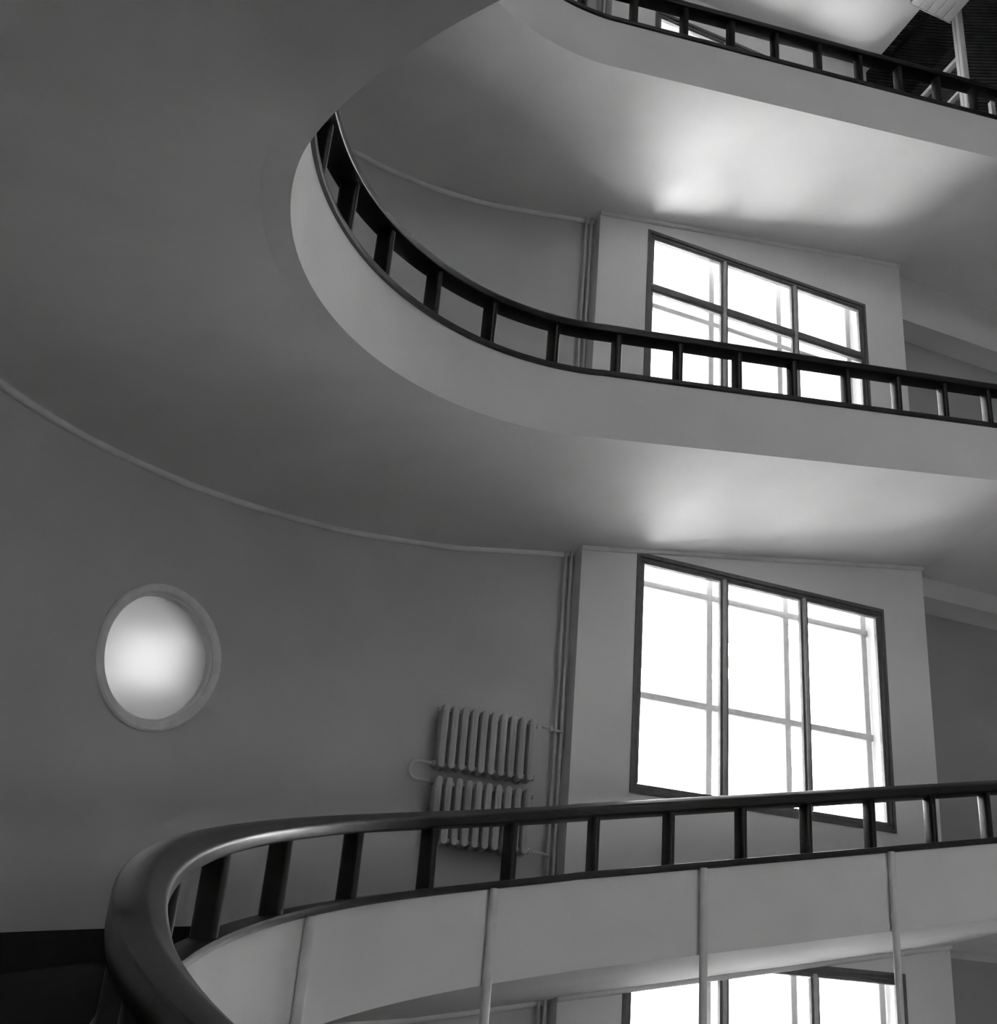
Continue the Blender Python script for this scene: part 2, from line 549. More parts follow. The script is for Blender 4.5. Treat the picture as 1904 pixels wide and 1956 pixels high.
SH = 0.15                            # tilt of its axis on the bend
KX = 1.07                            # the opening is a little wider than high
RW_S = wall_s(-2.237, 5.794) - 0.075
RW_Z = 3.80 + Z0
RW_R = 0.53
SPLAY = 0.17                         # the opening widens towards the outside
HS0, HS1, HZ0, HZ1 = RW_S - 0.8, RW_S + 0.8, RW_Z - 0.8, RW_Z + 0.8
def curved_wall():
    vs, ns, fs = [], [], []
    zb, ze = 0.0, ZCEIL + 0.4
    ss = sorted([s for s in CS if not HS0 - 0.01 < s < HS1 + 0.01] + [HS0, HS1])
    NRING, NSEG = 6, 96
    angs = [2 * math.pi * (k + 0.5) / NSEG for k in range(NSEG)]
    sq = [0.8 / max(abs(math.cos(a)), abs(math.sin(a))) for a in angs]
    for out, sg in ((0.0, -1), (WT, 1)):
        hole = RW_R + SPLAY * out / WT
        def vert(s, z):
            p = wall_point(s, out); n = wall_normal(s) * sg
            vs.append((p.x, p.y, z)); ns.append((n.x, n.y, 0.0)); return len(vs) - 1
        cols = [[vert(s, z) for z in (zb, HZ0, HZ1, ze)] for s in ss]
        for i in range(len(ss) - 1):
            if abs(ss[i] - HS0) < 1e-6:
                for zlo, zhi in ((zb, HZ0), (HZ1, ze)):
                    prev = (vert(HS0, zlo), vert(HS0, zhi))
                    for q in range(1, 41):
                        s = HS0 + (HS1 - HS0) * q / 40
                        cur = (vert(s, zlo), vert(s, zhi)); fs.append((prev[0], cur[0], cur[1], prev[1])); prev = cur
                continue
            for j in range(3): fs.append((cols[i][j], cols[i + 1][j], cols[i + 1][j + 1], cols[i][j + 1]))
        prev = None
        for q in range(NRING + 1):
            ring = []
            for k, a in enumerate(angs):
                f = q / NRING
                ring.append(vert(RW_S + (hole * KX * (1 - f) + sq[k] * f) * math.cos(a), RW_Z + (hole * (1 - f) + sq[k] * f) * math.sin(a) - SH * hole * KX * math.cos(a) * (1 - f)))
            if prev:
                for k in range(NSEG): fs.append((prev[k], prev[(k + 1) % NSEG], ring[(k + 1) % NSEG], ring[k]))
            prev = ring
        for cs, cz in ((HS0, HZ0), (HS1, HZ0), (HS1, HZ1), (HS0, HZ1)):
            near = sorted(range(NSEG), key=lambda k: (RW_S + sq[k] * math.cos(angs[k]) - cs) ** 2 + (RW_Z + sq[k] * math.sin(angs[k]) - cz) ** 2)[:2]
            fs.append((prev[near[0]], prev[near[1]], vert(cs, cz)))
    b = len(vs)
    t = wall_normal(RW_S); t = Vector((-t.y, t.x))
    for a in angs:                       # sleeve of the round opening
        for out in (0.0, WT):
            rr = RW_R + SPLAY * out / WT
            p = wall_point(RW_S + rr * KX * math.cos(a), out); vs.append((p.x, p.y, RW_Z + rr * (math.sin(a) - SH * KX * math.cos(a))))
            ns.append((-t.x * math.cos(a), -t.y * math.cos(a), -math.sin(a)))
    for k in range(NSEG): fs.append((b + 2 * k, b + 2 * ((k + 1) % NSEG), b + 2 * ((k + 1) % NSEG) + 1, b + 2 * k + 1))
    for s, sg in ((0.0, 1), (CS[-1], -1)):
        p, q = wall_point(s), wall_point(s, WT); b = len(vs)
        vs += [(p.x, p.y, zb), (q.x, q.y, zb), (q.x, q.y, ze), (p.x, p.y, ze)]; ns += [(sg, 0, 0)] * 4
        fs.append((b, b + 1, b + 2, b + 3))
    out_f = []
    for f in fs:
        v = [Vector(vs[i]) for i in f]
        g = (v[1] - v[0]).cross(v[2] - v[0])
        if g.length < 1e-12: g = (v[2] - v[0]).cross(v[-1] - v[0])
        out_f.append(f if g.dot(Vector(ns[f[0]])) >= 0 else tuple(reversed(f)))
    me = bpy.data.meshes.new('wall_left')
    me.from_pydata(vs, [], out_f)
    me.polygons.foreach_set('use_smooth', [True] * len(me.polygons))
    me.normals_split_custom_set_from_vertices(ns)
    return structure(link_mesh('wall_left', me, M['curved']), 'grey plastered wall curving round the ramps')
curved_wall()

# wall beyond the bay: face, lintels and the niches under them, up to the top floor
NICHE = 0.40
LINTELS = [(2.49 + Z0, 2.60 + Z0), (6.47 + Z0, 6.71 + Z0), (10.42 + Z0, 11.10 + Z0)]
mb = MB()
mb.box(BAY1, XR + 0.4, YB + NICHE, YB + 0.80, 0.0, ZTOPFLOOR)
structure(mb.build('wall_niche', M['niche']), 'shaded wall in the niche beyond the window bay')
mb = MB()
for a, b in LINTELS: mb.box(BAY1, XR, YB, YB + NICHE, a, b + 0.3)
structure(mb.build('wall_lintel', M['wall']), 'pale lintels over the niches beyond the window bay')
mb = MB(); mb.box(XR, XR + 0.4, NEAR_Y - 0.5, YB + 0.1, 0.0, ZTOPFLOOR)
structure(mb.build('wall_right', M['wall']), 'plastered end wall of the hall')
# near wall behind the camera, with unseen windows added for fill light
ZC_NEAR = LEVELS['lower'][0] + LEVELS['lower'][1] * xi + zt(math.pi) + SLAB
FILL_WIN = [(6.2, 7.2, 2.2, 5.0), (1.4, 4.0, ZC_NEAR + 0.15, ZC_NEAR + 1.35)]                     # x from, x to, z from, z to
for lv, xa, xb in (('upper', 6.2, 6.9), ('top', 6.2, 7.0)):
    zn = LEVELS[lv][0] + LEVELS[lv][1] * xi + zt(math.pi) + SLAB
    FILL_WIN.append((xa, xb, zn + 1.0, zn + 3.1))
FILL_WIN.append((3.0, 6.0, 12.1 + Z0, 14.0 + Z0))
mb = MB()
zz = [0.0]
for _, _, a, b in FILL_WIN: zz += [a, b]
zz.append(ZCEIL + 0.4)
for k in range(len(zz) - 1):
    if k % 2 == 0: mb.box(1.18, XR + 0.4, NEAR_Y - 0.4, NEAR_Y, zz[k], zz[k + 1])
    else:
        xa, xb = FILL_WIN[k // 2][:2]
        mb.box(1.18, xa, NEAR_Y - 0.4, NEAR_Y, zz[k], zz[k + 1]); mb.box(xb, XR + 0.4, NEAR_Y - 0.4, NEAR_Y, zz[k], zz[k + 1])
structure(mb.build('wall_near', M['wall']), 'plastered wall behind the viewer')
for k, (xa, xb, a, b) in enumerate(FILL_WIN):
    root = bpy.data.objects.new('window_%d' % (6 + k), None); COL.objects.link(root); root.location = (xa, NEAR_Y, a)
    structure(root, 'unseen window added behind the viewer for fill light')
    nb = max(1, round((xb - xa) / 1.2)); dx = (xb - xa) / nb
    for j in range(nb + 1):
        x = xa + dx * j
        m_ = MB(); m_.box(max(x - 0.035, xa), min(x + 0.035, xb), NEAR_Y - 0.2, NEAR_Y - 0.13, a, b); m_.build('mullion', M['frame'], root)
        if j < nb:
            m_ = MB(); m_.box(x + 0.035, x + dx - 0.035, NEAR_Y - 0.17, NEAR_Y - 0.165, a, b); m_.build('pane', M['glass'], root)

mb = MB(); mb.box(-8, XR + 1, -9, YB + 0.5, -0.3, 0.0)
structure(mb.build('floor', M['lino']), 'dark floor at the foot of the stairwell')
mb = MB(); mb.box(-8, 5.43, -9, YW + 0.62, ZCEIL, ZCEIL + 0.4)
structure(mb.build('ceiling', M['ceiling']), 'flat bright white ceiling above the topmost ramp')

# ------------------------------------------------------------------ trims where soffits meet walls
def trim_on_curve(name, level, s0, s1, r=0.03, dz=0.0):
    pass
TRIM_N = [0]
def trim(pts, mat='trim', r=0.032):
    TRIM_N[0] += 1
    mb = MB(); mb.tube(pts, r, 8)
    return structure(mb.build('trim_%d' % TRIM_N[0], M[mat], None, True, 50))
def z_wall(level, x):
    z0, m = LEVELS[level]; return z0 + m * x
for lv in ('top', 'upper', 'lower'):
    z0, m = LEVELS[lv]
    pts = [(BAY0 - 0.01, YB - 0.012, z_wall(lv, BAY0) - 0.012)]
    for x in (1.1, 0.7): pts.append((x, YB - 0.012, z_wall(lv, x) - 0.012))
    for k in range(0, NT + 1, 2):
        t = math.pi * k / NT
        a, b = Vector(inner_xy(t)), Vector(outer_xy(t)); d = (b - a).normalized()
        p = b - d * 0.012
        pts.append((p.x, p.y, z0 + m * xo + zt(t) - 0.012))
    trim(pts)
    trim([(BAY0 - 0.012, YW - 0.012, z_wall(lv, BAY0) - 0.014), (BAY1, YW - 0.012, z_wall(lv, BAY1) - 0.014)])

# baseboard along the curved wall on the lower ramp
def baseboard(level, h, name):
    z0, m = LEVELS[level]
    vs, fs = [], []
    K = NT
    for k in range(K + 1):
        t = math.pi * k / K
        a, b = Vector(inner_xy(t)), Vector(outer_xy(t)); d = (b - a).normalized()
        z = z0 + m * xo + zt(t) + SLAB
        for off, dz in ((0.0, 0.013), (0.02, 0.013), (0.02, h), (0.0, h)):
            p = b - d * off; vs.append((p.x, p.y, z + dz))
    for k in range(K):
        for q in range(4): fs.append((k * 4 + q, k * 4 + (q + 1) % 4, (k + 1) * 4 + (q + 1) % 4, (k + 1) * 4 + q))
    fs += [(0, 1, 2, 3), tuple(K * 4 + q for q in range(4))]
    return structure(link(name, vs, fs, M['black'], None, True, 20), 'black baseboard along the curved wall')
baseboard('lower', 0.28, 'baseboard_left')
baseboard('upper', 0.28, 'baseboard_upper')

# ------------------------------------------------------------------ windows
YO = YW + 0.30                       # outer casement plane
WIN_LABEL = ['lowest three-light window, cut off by the picture edge', 'tall three-light window behind the lower balustrade',
             'three-light window with a transom behind the upper balustrade', 'window glimpsed between the topmost balusters']
def window(n, zlo, zhi, transom, outer_z):
    root = bpy.data.objects.new('window_%d' % n, None)
    COL.objects.link(root); root.location = (WX[0], YW, zlo); root.empty_display_size = 0.1
    structure(root, WIN_LABEL[n - 1])
    F = 0.038
    x0, x1 = WX[0], WX[3]
    ya, yb = YW + 0.005, YW + 0.075
    def bar(name, *b, mat='frame', bev=0.008):
        m_ = MB(); m_.box(*b); return m_.build(name, M[mat], root, bevel=bev)
    # architrave lying on the wall round the opening
    m_ = MB()
    for b in ((x0 - 0.03, x1 + 0.03, zhi - 0.002, zhi + 0.04), (x0 - 0.03, x1 + 0.03, zlo - 0.04, zlo + 0.002), (x0 - 0.03, x0 + 0.002, zlo, zhi), (x1 - 0.002, x1 + 0.03, zlo, zhi)):
        m_.box(b[0], b[1], YW - 0.012, YW + 0.01, b[2], b[3])
    m_.build('architrave', M['frame'], root)
    bar('frame_rail', x0, x1, ya, yb, zhi - F, zhi); bar('frame_rail', x0, x1, ya, yb, zlo, zlo + F)
    bar('frame_stile', x0, x0 + F, ya, yb, zlo + F, zhi - F); bar('frame_stile', x1 - F, x1, ya, yb, zlo + F, zhi - F)
    for x in WX[1:3]: bar('mullion', x - 0.020, x + 0.020, ya - 0.012, yb, zlo + F, zhi - F, mat='sash')
    cells = [(x0 + F, WX[1] - 0.020), (WX[1] + 0.020, WX[2] - 0.020), (WX[2] + 0.020, x1 - F)]
    for ci, (a, b) in enumerate(cells):
        tz = transom
        spans = [(zlo + F, zhi - F)]
        if tz:
            bar('transom', a, b, ya, yb - 0.01, tz - 0.035, tz + 0.035)
            spans = [(zlo + F, tz - 0.035), (tz + 0.035, zhi - F)]
        for za, zb in spans:
            W = 0.030                   # casement sash inside each light
            m_ = MB()
            for q in ((a, b, zb - W, zb), (a, b, za, za + W), (a, a + W, za + W, zb - W), (b - W, b, za + W, zb - W)):
                m_.box(q[0] + 0.003, q[1] - 0.003, ya + 0.012, yb - 0.012, q[2] + 0.003, q[3] - 0.003)
            sash = m_.build('sash', M['frame'], root)
            m_ = MB(); m_.box(a + W - 0.006, b - W + 0.006, YW + 0.038, YW + 0.042, za + W - 0.006, zb - W + 0.006)
            m_.build('pane', M['glass'], root)
    # outer casements a forearm further out
    oy0, oy1 = YO - 0.03, YO + 0.03
    zo = zhi + LIFT
    ox = [x0 + 0.05, 3.12, 4.06, x1 - 0.06]
    for k, x in enumerate(ox):
        bar('outer_mullion', x - 0.034, x + 0.034, oy0, oy1, zlo, zo, mat='outer_frame', bev=0.006)
    bar('outer_rail', x0, x1, oy0, oy1, zo - 0.04, zo, mat='outer_frame'); bar('outer_rail', x0, x1, oy0, oy1, zlo, zlo + 0.06, mat='outer_frame')
    zs = [zlo + 0.06] + sorted(outer_z) + [zo - 0.04]
    for z in outer_z: bar('outer_rail', x0, x1, oy0 - 0.004, oy1 - 0.004, z - 0.034, z + 0.034, mat='outer_frame', bev=0.006)
    for k in range(3):
        for j in range(len(zs) - 1):
            m_ = MB(); m_.box(ox[k] + 0.02, ox[k + 1] - 0.02, YO - 0.002, YO + 0.002, zs[j] + 0.02, zs[j + 1] - 0.02)
            m_.build('outer_pane', M['glass'], root)
    # pale lining of the reveal
    m_ = MB()
    L = 0.008
    m_.box(x0 + 0.0005, x0 + L, YW + 0.121, YW + 0.62, zlo, zo - 0.001); m_.box(x1 - L, x1 - 0.0005, YW + 0.121, YW + 0.62, zlo, zo - 0.001)
    m_.box(x0 + L, x1 - L, YW + 0.121, YW + 0.62, zo - L, zo - 0.0005); m_.box(x0 + L, x1 - L, yb, YW + 0.62, zlo + 0.0005, zlo + L)
    m_.build('reveal_lining', M['white'], root)
    return root
window(1, WZ[0][0], WZ[0][1], None, [0.9 + Z0])
window(2, WZ[1][0], WZ[1][1], None, [5.865 + Z0, 4.645 + Z0])
window(3, WZ[2][0], WZ[2][1], 9.455 + Z0, [9.42 + Z0, 8.2 + Z0])
window(4, WZ[3][0], WZ[3][1], 13.1 + Z0, [12.6 + Z0])

# round window: ring, pane, and an unseen screen added behind it
root = bpy.data.objects.new('window_5', None); COL.objects.link(root)
c2 = wall_point(RW_S); nn = wall_normal(RW_S)
root.location = (c2.x, c2.y, RW_Z)
structure(root, 'round frosted porthole window in the curved wall')
tt = Vector((-nn.y, nn.x))
def lathe_on_wall(name, prof, mat, seg=96, ang=25):
    """prof: (radius, inward offset) closed loop, following the wall's bend"""
    vs, fs = [], []
    n = len(prof)
    for k in range(seg):
        a = 2 * math.pi * k / seg
        for rad, off in prof:
            p = wall_point(RW_S + rad * KX * math.cos(a), -off); vs.append((p.x, p.y, RW_Z + rad * (math.sin(a) - SH * KX * math.cos(a))))
    for k in range(seg):
        for q in range(n): fs.append((k * n + q, k * n + (q + 1) % n, ((k + 1) % seg) * n + (q + 1) % n, ((k + 1) % seg) * n + q))
    return link(name, vs, fs, mat, root, True, ang)
lathe_on_wall('ring', [(0.512, -0.03), (0.588, -0.005), (0.588, 0.018), (0.575, 0.03), (0.528, 0.03), (0.512, 0.018)], M['ring'])
lathe_on_wall('bead', [(0.494, -0.055), (0.515, -0.055), (0.515, 0.008), (0.494, 0.0)], M['trim'])
vs, fs = [], []
for off in (-0.045, -0.053):
    for q in range(9):
        for k in range(96):
            a = 2 * math.pi * k / 96; rad = 0.502 * q / 8 + 0.001
            p = wall_point(RW_S + rad * KX * math.cos(a), -off); vs.append((p.x, p.y, RW_Z + rad * (math.sin(a) - SH * KX * math.cos(a))))
for l in (0, 1):
    b = l * 9 * 96
    for q in range(8):
        for k in range(96): fs.append((b + q * 96 + k, b + q * 96 + (k + 1) % 96, b + (q + 1) * 96 + (k + 1) % 96, b + (q + 1) * 96 + k))
    fs.append(tuple(b + k for k in range(96)))
for k in range(96): fs.append((8 * 96 + k, 8 * 96 + (k + 1) % 96, 17 * 96 + (k + 1) % 96, 17 * 96 + k))
link('pane', vs, fs, M['frosted'], root, True, 40)
# unseen L-shaped court behind the round window, with a square opening added to shape the pane's bright patch
vw = Vector((0.0756, 0.9366, 0.342)); vh = Vector((vw.x, vw.y)).normalized(); vt = Vector((vh.y, -vh.x))
slope = vw.z / Vector((vw.x, vw.y)).length
def baffle(u, v, z):
    p = Vector((c2.x, c2.y)) + vt * u + vh * v; return (p.x, p.y, RW_Z + z)
CD = 1.9
HU, HZ = -0.10, slope * CD - 0.02
mb = MB()
us, zs_ = [-2.2, HU - 0.30, HU + 0.28, 2.6], [-2.5, HZ - 0.30, HZ + 0.28, 4.5]
for i in range(3):
    for j in range(3):
        if i == 1 and j == 1: continue
        b = len(mb.v)
        c_ = [(us[i], zs_[j]), (us[i + 1], zs_[j]), (us[i + 1], zs_[j + 1]), (us[i], zs_[j + 1])]
        mb.add([baffle(u, CD, z) for u, z in c_] + [baffle(u, CD + 0.12, z) for u, z in c_], [(0, 1, 2, 3), (4, 7, 6, 5), (0, 4, 5, 1), (1, 5, 6, 2), (2, 6, 7, 3), (3, 7, 4, 0)])
c_ = [(-2.2, -0.3), (-2.2, CD)]
mb.add([baffle(-2.2, v, z) for v in (-2.4, CD) for z in (-2.5, 4.5)] + [baffle(-2.32, v, z) for v in (-2.4, CD) for z in (-2.5, 4.5)], [(0, 1, 3, 2), (4, 6, 7, 5), (0, 2, 6, 4), (1, 5, 7, 3), (0, 4, 5, 1), (2, 3, 7, 6)])
structure(mb.build('wall_baffle', M['baffle']), 'unseen added court behind the round window')

# ------------------------------------------------------------------ heating pipes and radiators
def pipe(label, x, dia, ztop, zbot):
    root = thing('heating_pipe', label, 'pipe', (x, YB - 0.06, zbot), 'heating pipes')
    mb = MB(); mb.tube([(x, YB - 0.06, zbot), (x, YB - 0.06, ztop)], dia / 2, 14)
    mb.build('riser', M['pipe'], root, True, 50)
    for z in (zbot + 0.3, (zbot + ztop) / 2, ztop - 0.3):
        mb = MB(); mb.tube([(x, YB - 0.06, z), (x, YB, z)], 0.008, 6); mb.tube([(x, YB - 0.06, z - 0.012), (x, YB - 0.06, z + 0.012)], dia / 2 + 0.004, 14)
        mb.build('pipe_clip', M['pipe'], root, True, 50)
    return root
p1 = pipe('thin grey heating pipe in the wall corner, the one beside the window bay', 1.466, 0.030, ZCEIL, 0.0)
p2 = pipe('thin grey heating pipe in the wall corner, the one beside the radiators', 1.408, 0.030, ZCEIL, 0.0)

def section_mesh(h):
    """one cast-iron section: a flat-faced column with rounded ends, ribbed front"""
    mb = MB()
    w, d, c = 0.031, 0.065, 0.022
    out = []
    for cx, cz, a0 in ((w - c, h - c * 1.6, 0), (c - w, h - c * 1.6, 90), (c - w, c * 1.6, 180), (w - c, c * 1.6, 270)):
        for k in range(5):
            a = math.radians(a0 + 22.5 * k); out.append((cx + c * math.cos(a), cz + 1.6 * c * math.sin(a)))
    n = len(out)
    mid = (0.0, h / 2)
    rings = []
    for y, k in ((-d, 0.80), (-d + 0.007, 1.0), (d - 0.007, 1.0), (d, 0.80)):
        rings.append([(x * k, y, mid[1] + (z - mid[1]) * (1 - (1 - k) * 0.07)) for x, z in out])
    fs = [(i * n + j, i * n + (j + 1) % n, (i + 1) * n + (j + 1) % n, (i + 1) * n + j) for i in range(3) for j in range(n)]
    fs += [tuple(range(n))[::-1], tuple(3 * n + j for j in range(n))]
    mb.add([v for r_ in rings for v in r_], fs)
    mb.box(-0.006, 0.006, -d - 0.005, -d + 0.004, 0.06, h - 0.06)
    me = bpy.data.meshes.new('section')
    me.from_pydata([tuple(v) for v in mb.v], [], mb.f)
    bm = bmesh.new(); bm.from_mesh(me); bmesh.ops.recalc_face_normals(bm, faces=bm.faces); bm.to_mesh(me); bm.free()
    me.materials.append(M['radiator'])
    me.polygons.foreach_set('use_smooth', [True] * len(me.polygons)); me.set_sharp_from_angle(angle=math.radians(50))
    return me
RH = 0.588
SECTION = section_mesh(RH)
RAD_Y = 0.13
def radiator(label, zb, xstart, n, pitch):
    root = thing('radiator', label, 'radiator', (xstart, YB - RAD_Y, zb), 'cast-iron radiators')
    s0 = wall_s(xstart, YB)
    pts = []
    for k in range(n):
        s = (BAY0 + 0.02 - xstart) - k * pitch if False else s0 - k * pitch
        p = wall_point(s, -RAD_Y); nn_ = wall_normal(s)
        o = bpy.data.objects.new('section', SECTION); COL.objects.link(o); o.parent = root
        o.location = Vector((p.x, p.y, zb)) - root.location
        o.rotation_euler = (0, 0, math.atan2(nn_.y, nn_.x) - math.pi / 2)
        pts.append(p)
    for z in (zb + 0.045, zb + RH - 0.045):
        a = wall_point(s0 + 0.05, -RAD_Y); b = wall_point(s0 - (n - 1) * pitch - 0.05, -RAD_Y)
        mb = MB(); mb.tube([(a.x, a.y, z)] + [(p.x, p.y, z) for p in pts] + [(b.x, b.y, z)], 0.021, 12); mb.build('header', M['radiator'], root, True, 50)
        for p in (a, b):
            d = (b - a).normalized() * 0.012
            mb = MB(); mb.tube([(p.x - d.x, p.y - d.y, z), (p.x + d.x, p.y + d.y, z)], 0.027, 6); mb.build('plug', M['radiator'], root)
    for s in (s0 - 0.5 * pitch, s0 - (n - 1.5) * pitch):
        a, b = wall_point(s, -RAD_Y), wall_point(s)
        mb = MB(); mb.tube([(a.x, a.y, zb + 0.02), (b.x, b.y, zb + 0.02)], 0.01, 6); mb.build('bracket', M['radiator'], root)
    return root
R1Z, R2Z = 3.525 + Z0, 2.86 + Z0
radiator('upper of two pale cast-iron radiators on the wall beside the pipes', R1Z, 0.385, 10, 0.0925)
radiator('lower of two pale cast-iron radiators, half behind the balustrade', R2Z, 0.365, 10, 0.0925)
# loop joining the two radiators, and the branches to the risers
s0 = wall_s(0.375, YB) + 0.05
pts = []
za, zb = R1Z + 0.045, R2Z + RH - 0.045
for k in range(4):
    p = wall_point(s0 + 0.05 * k, -RAD_Y); pts.append((p.x, p.y, za))
for k in range(13):
    a = math.pi * k / 12
    p = wall_point(s0 + 0.14 + (za - zb) / 2 * math.sin(a), -RAD_Y); pts.append((p.x, p.y, (za + zb) / 2 + (za - zb) / 2 * math.cos(a)))
for k in range(3, -1, -1):
    p = wall_point(s0 + 0.05 * k, -RAD_Y); pts.append((p.x, p.y, zb))
mb = MB(); mb.tube(pts, 0.017, 12)
tag(mb.build('pipe_loop', M['pipe'], None, True, 50), 'hairpin pipe loop joining the two radiators', 'pipe')
mb = MB(); mb.tube([(1.25, YB - RAD_Y, R1Z + RH - 0.045), (1.32, YB - RAD_Y, R1Z + RH - 0.045), (1.466, YB - 0.075, R1Z + RH - 0.045)], 0.013, 10)
mb.tube([(1.34, YB - RAD_Y, R1Z + RH - 0.07), (1.34, YB - RAD_Y, R1Z + RH - 0.02)], 0.018, 10)
mb.build('branch', M['pipe'], p1, True, 50)
mb = MB(); mb.tube([(1.23, YB - RAD_Y, R2Z + 0.045), (1.3, YB - RAD_Y + 0.01, R2Z + 0.045), (1.408, YB - 0.075, R2Z + 0.045)], 0.013, 10)
mb.build('branch', M['pipe'], p2, True, 50)

# ------------------------------------------------------------------ thin columns against the lower parapet
z0, m = LEVELS['lower']
COLS = [((-1.381, 3.257), 'leftmost'), ((0.022, 4.328), 'second'), ((1.79, 4.46), 'third'), ((3.415, 4.46), 'rightmost')]
for (x, y), w_ in COLS:
    P, N, Zs = inner_path('lower')
    i = min((i for i in range(len(P)) if P[i][1] > 0), key=lambda i: (P[i][0] - x) ** 2 + (P[i][1] - y) ** 2)
    px, py = P[i][0] - N[i].x * 0.034, P[i][1] - N[i].y * 0.034
    where = {'leftmost': 'leftmost thin pale column under the near balustrade, in the bend', 'second': 'second thin pale column from the bend, below the radiators',
             'third': 'thin pale column passing in front of the lowest window', 'rightmost': 'rightmost thin pale column below the near balustrade'}[w_]
    root = thing('column', where, 'column', (px, py, 0.0), 'thin columns of the lower parapet')
    mb = MB(); mb.tube([(px, py, 0.012), (px, py, Zs[i] + P1 - 0.002)], 0.031, 16)
    mb.build('shaft', M['steel'], root, True, 50)
    mb = MB(); mb.tube([(px, py, 0.0), (px, py, 0.012)], 0.08, 16); mb.build('foot_plate', M['steel'], root, True, 50)
    for dz in (0.12, P1 - 0.12):
        mb = MB(); mb.box(px - 0.02, px + 0.02, min(py, P[i][1]) , max(py, P[i][1]) + 0.002, Zs[i] + dz - 0.02, Zs[i] + dz + 0.02); mb.build('bracket', M['steel'], root)

# ------------------------------------------------------------------ top floor beyond the ceiling: dark ribbed wall, glazed screen, white boards
ARC = []
p = Vector((5.3, 7.28)); ang = math.radians(-17)
for k in range(41):
    ARC.append(p.copy()); p = p + Vector((math.cos(ang), math.sin(ang))) * 0.21; ang -= math.radians(0.95)
AN = normals2d(ARC)
ZT0, ZT1 = ZTOPFLOOR, 17.6 + Z0
vs, fs = [], []
for i, q in enumerate(ARC):
    n = -AN[i] if AN[i].y < 0 else AN[i]
    for off, z in ((0, ZT0), (0, ZT1), (0.3, ZT1), (0.3, ZT0)): vs.append((q.x + n.x * off, q.y + n.y * off, z))
for i in range(len(ARC) - 1):
    for k in range(4): fs.append((i * 4 + k, i * 4 + (k + 1) % 4, (i + 1) * 4 + (k + 1) % 4, (i + 1) * 4 + k))
ribwall = structure(link('wall_ribbed', vs, fs, M['dark'], None, True, 20), 'black ribbed wall beyond the topmost landing')
vs, fs = [], []
z = ZT0 + 0.05
while z < ZT1 - 0.05:
    b = len(vs)
    for i, q in enumerate(ARC):
        n = -AN[i] if AN[i].y < 0 else AN[i]
        for off, dz in ((0.0, -0.016), (-0.022, -0.008), (-0.022, 0.008), (0.0, 0.016)): vs.append((q.x + n.x * off, q.y + n.y * off, z + dz))
    for i in range(len(ARC) - 1):
        for k in range(3): fs.append((b + i * 4 + k, b + i * 4 + k + 1, b + (i + 1) * 4 + k + 1, b + (i + 1) * 4 + k))
    z += 0.066
ribs = link('ribs', vs, fs, M['dark_rib'], ribwall); ribs['kind'] = 'stuff'
mb = MB()
mb.box(5.43, 14.5, -9, 7.6, ZT1, ZT1 + 0.3)
mb.box(5.43, 5.55, -9, 7.35, ZCEIL + 0.4, ZT1)
mb.box(5.43, 14.5, -9.3, -9, ZCEIL + 0.4, ZT1)
mb.box(XR + 0.4, 14.5, -9.3, -9, ZTOPFLOOR - 0.2, ZCEIL + 0.4)
mb.box(5.43, XR + 0.4, -9.0, NEAR_Y, ZCEIL + 0.4, ZCEIL + 0.6)
mb.box(12.6, 12.9, -9, 4.2, ZTOPFLOOR - 0.2, ZT1)
mb.box(XR, 12.9, -9, 5.0, ZTOPFLOOR - 0.2, ZTOPFLOOR)
structure(mb.build('ceiling_dark', M['dark']), 'dark upper hall beyond the white ceiling')

XS = 5.95
scr = thing('glazed_screen', 'white framed glazed screen before the black ribbed wall, top corner', 'screen', (XS, 5.3, ZTOPFLOOR))
for ya, yb in ((5.265, 5.325), (5.335, 5.395)):
    mb = MB(); mb.box(XS - 0.045, XS + 0.045, ya, yb, ZTOPFLOOR, 16.3 + Z0); mb.build('post', M['white'], scr, bevel=0.006)
for z, hh in ((13.675, 0.066), (13.106, 0.046), (12.2, 0.066)):
    mb = MB(); mb.box(XS - 0.035, XS + 0.035, 5.395, 6.95, z - hh / 2 + Z0, z + hh / 2 + Z0); mb.build('rail', M['white'], scr, bevel=0.005)
mb = MB(); mb.box(XS - 0.03, XS + 0.03, 5.395, 6.95, 15.02 + Z0, 15.055 + Z0); mb.build('head_rail', M['frame'], scr, bevel=0.004)
mb = MB(); mb.box(XS - 0.035, XS + 0.035, 4.85, 4.91, ZTOPFLOOR, 12.45 + Z0); mb.build('short_post', M['white'], scr, bevel=0.005)
for za, zb in ((12.233, 13.083), (13.129, 13.642), (13.708, 15.02)):
    mb = MB(); mb.box(XS - 0.003, XS + 0.003, 5.395, 6.95, za + Z0, zb + Z0); mb.build('pane', M['glass'], scr)

pan = thing('ceiling_panel', 'hanging panel of white boards at the top edge, beside the white ceiling', 'panel', (5.45, 3.0, 14.2 + Z0))
for k in range(5):
    x = 5.13 + k * 0.129
    mb = MB(); mb.box(x, x + 0.121, 0.5, 5.27, 14.15 + Z0, 14.18 + Z0); mb.build('board', M['white'], pan, bevel=0.004)
mb = MB(); mb.box(5.12, 5.78, 5.27, 5.285, 14.145 + Z0, 14.22 + Z0); mb.build('end_strip', M['white'], pan)
mb = MB(); mb.box(5.13, 5.77, 0.5, 5.27, 14.181 + Z0, 14.21 + Z0); mb.build('backing', M['frame'], pan)
for y in (1.2, 4.6):
    mb = MB(); mb.tube([(5.3, y, 14.2 + Z0), (5.3, y, ZCEIL)], 0.01, 8); mb.build('hanger', M['white'], pan)

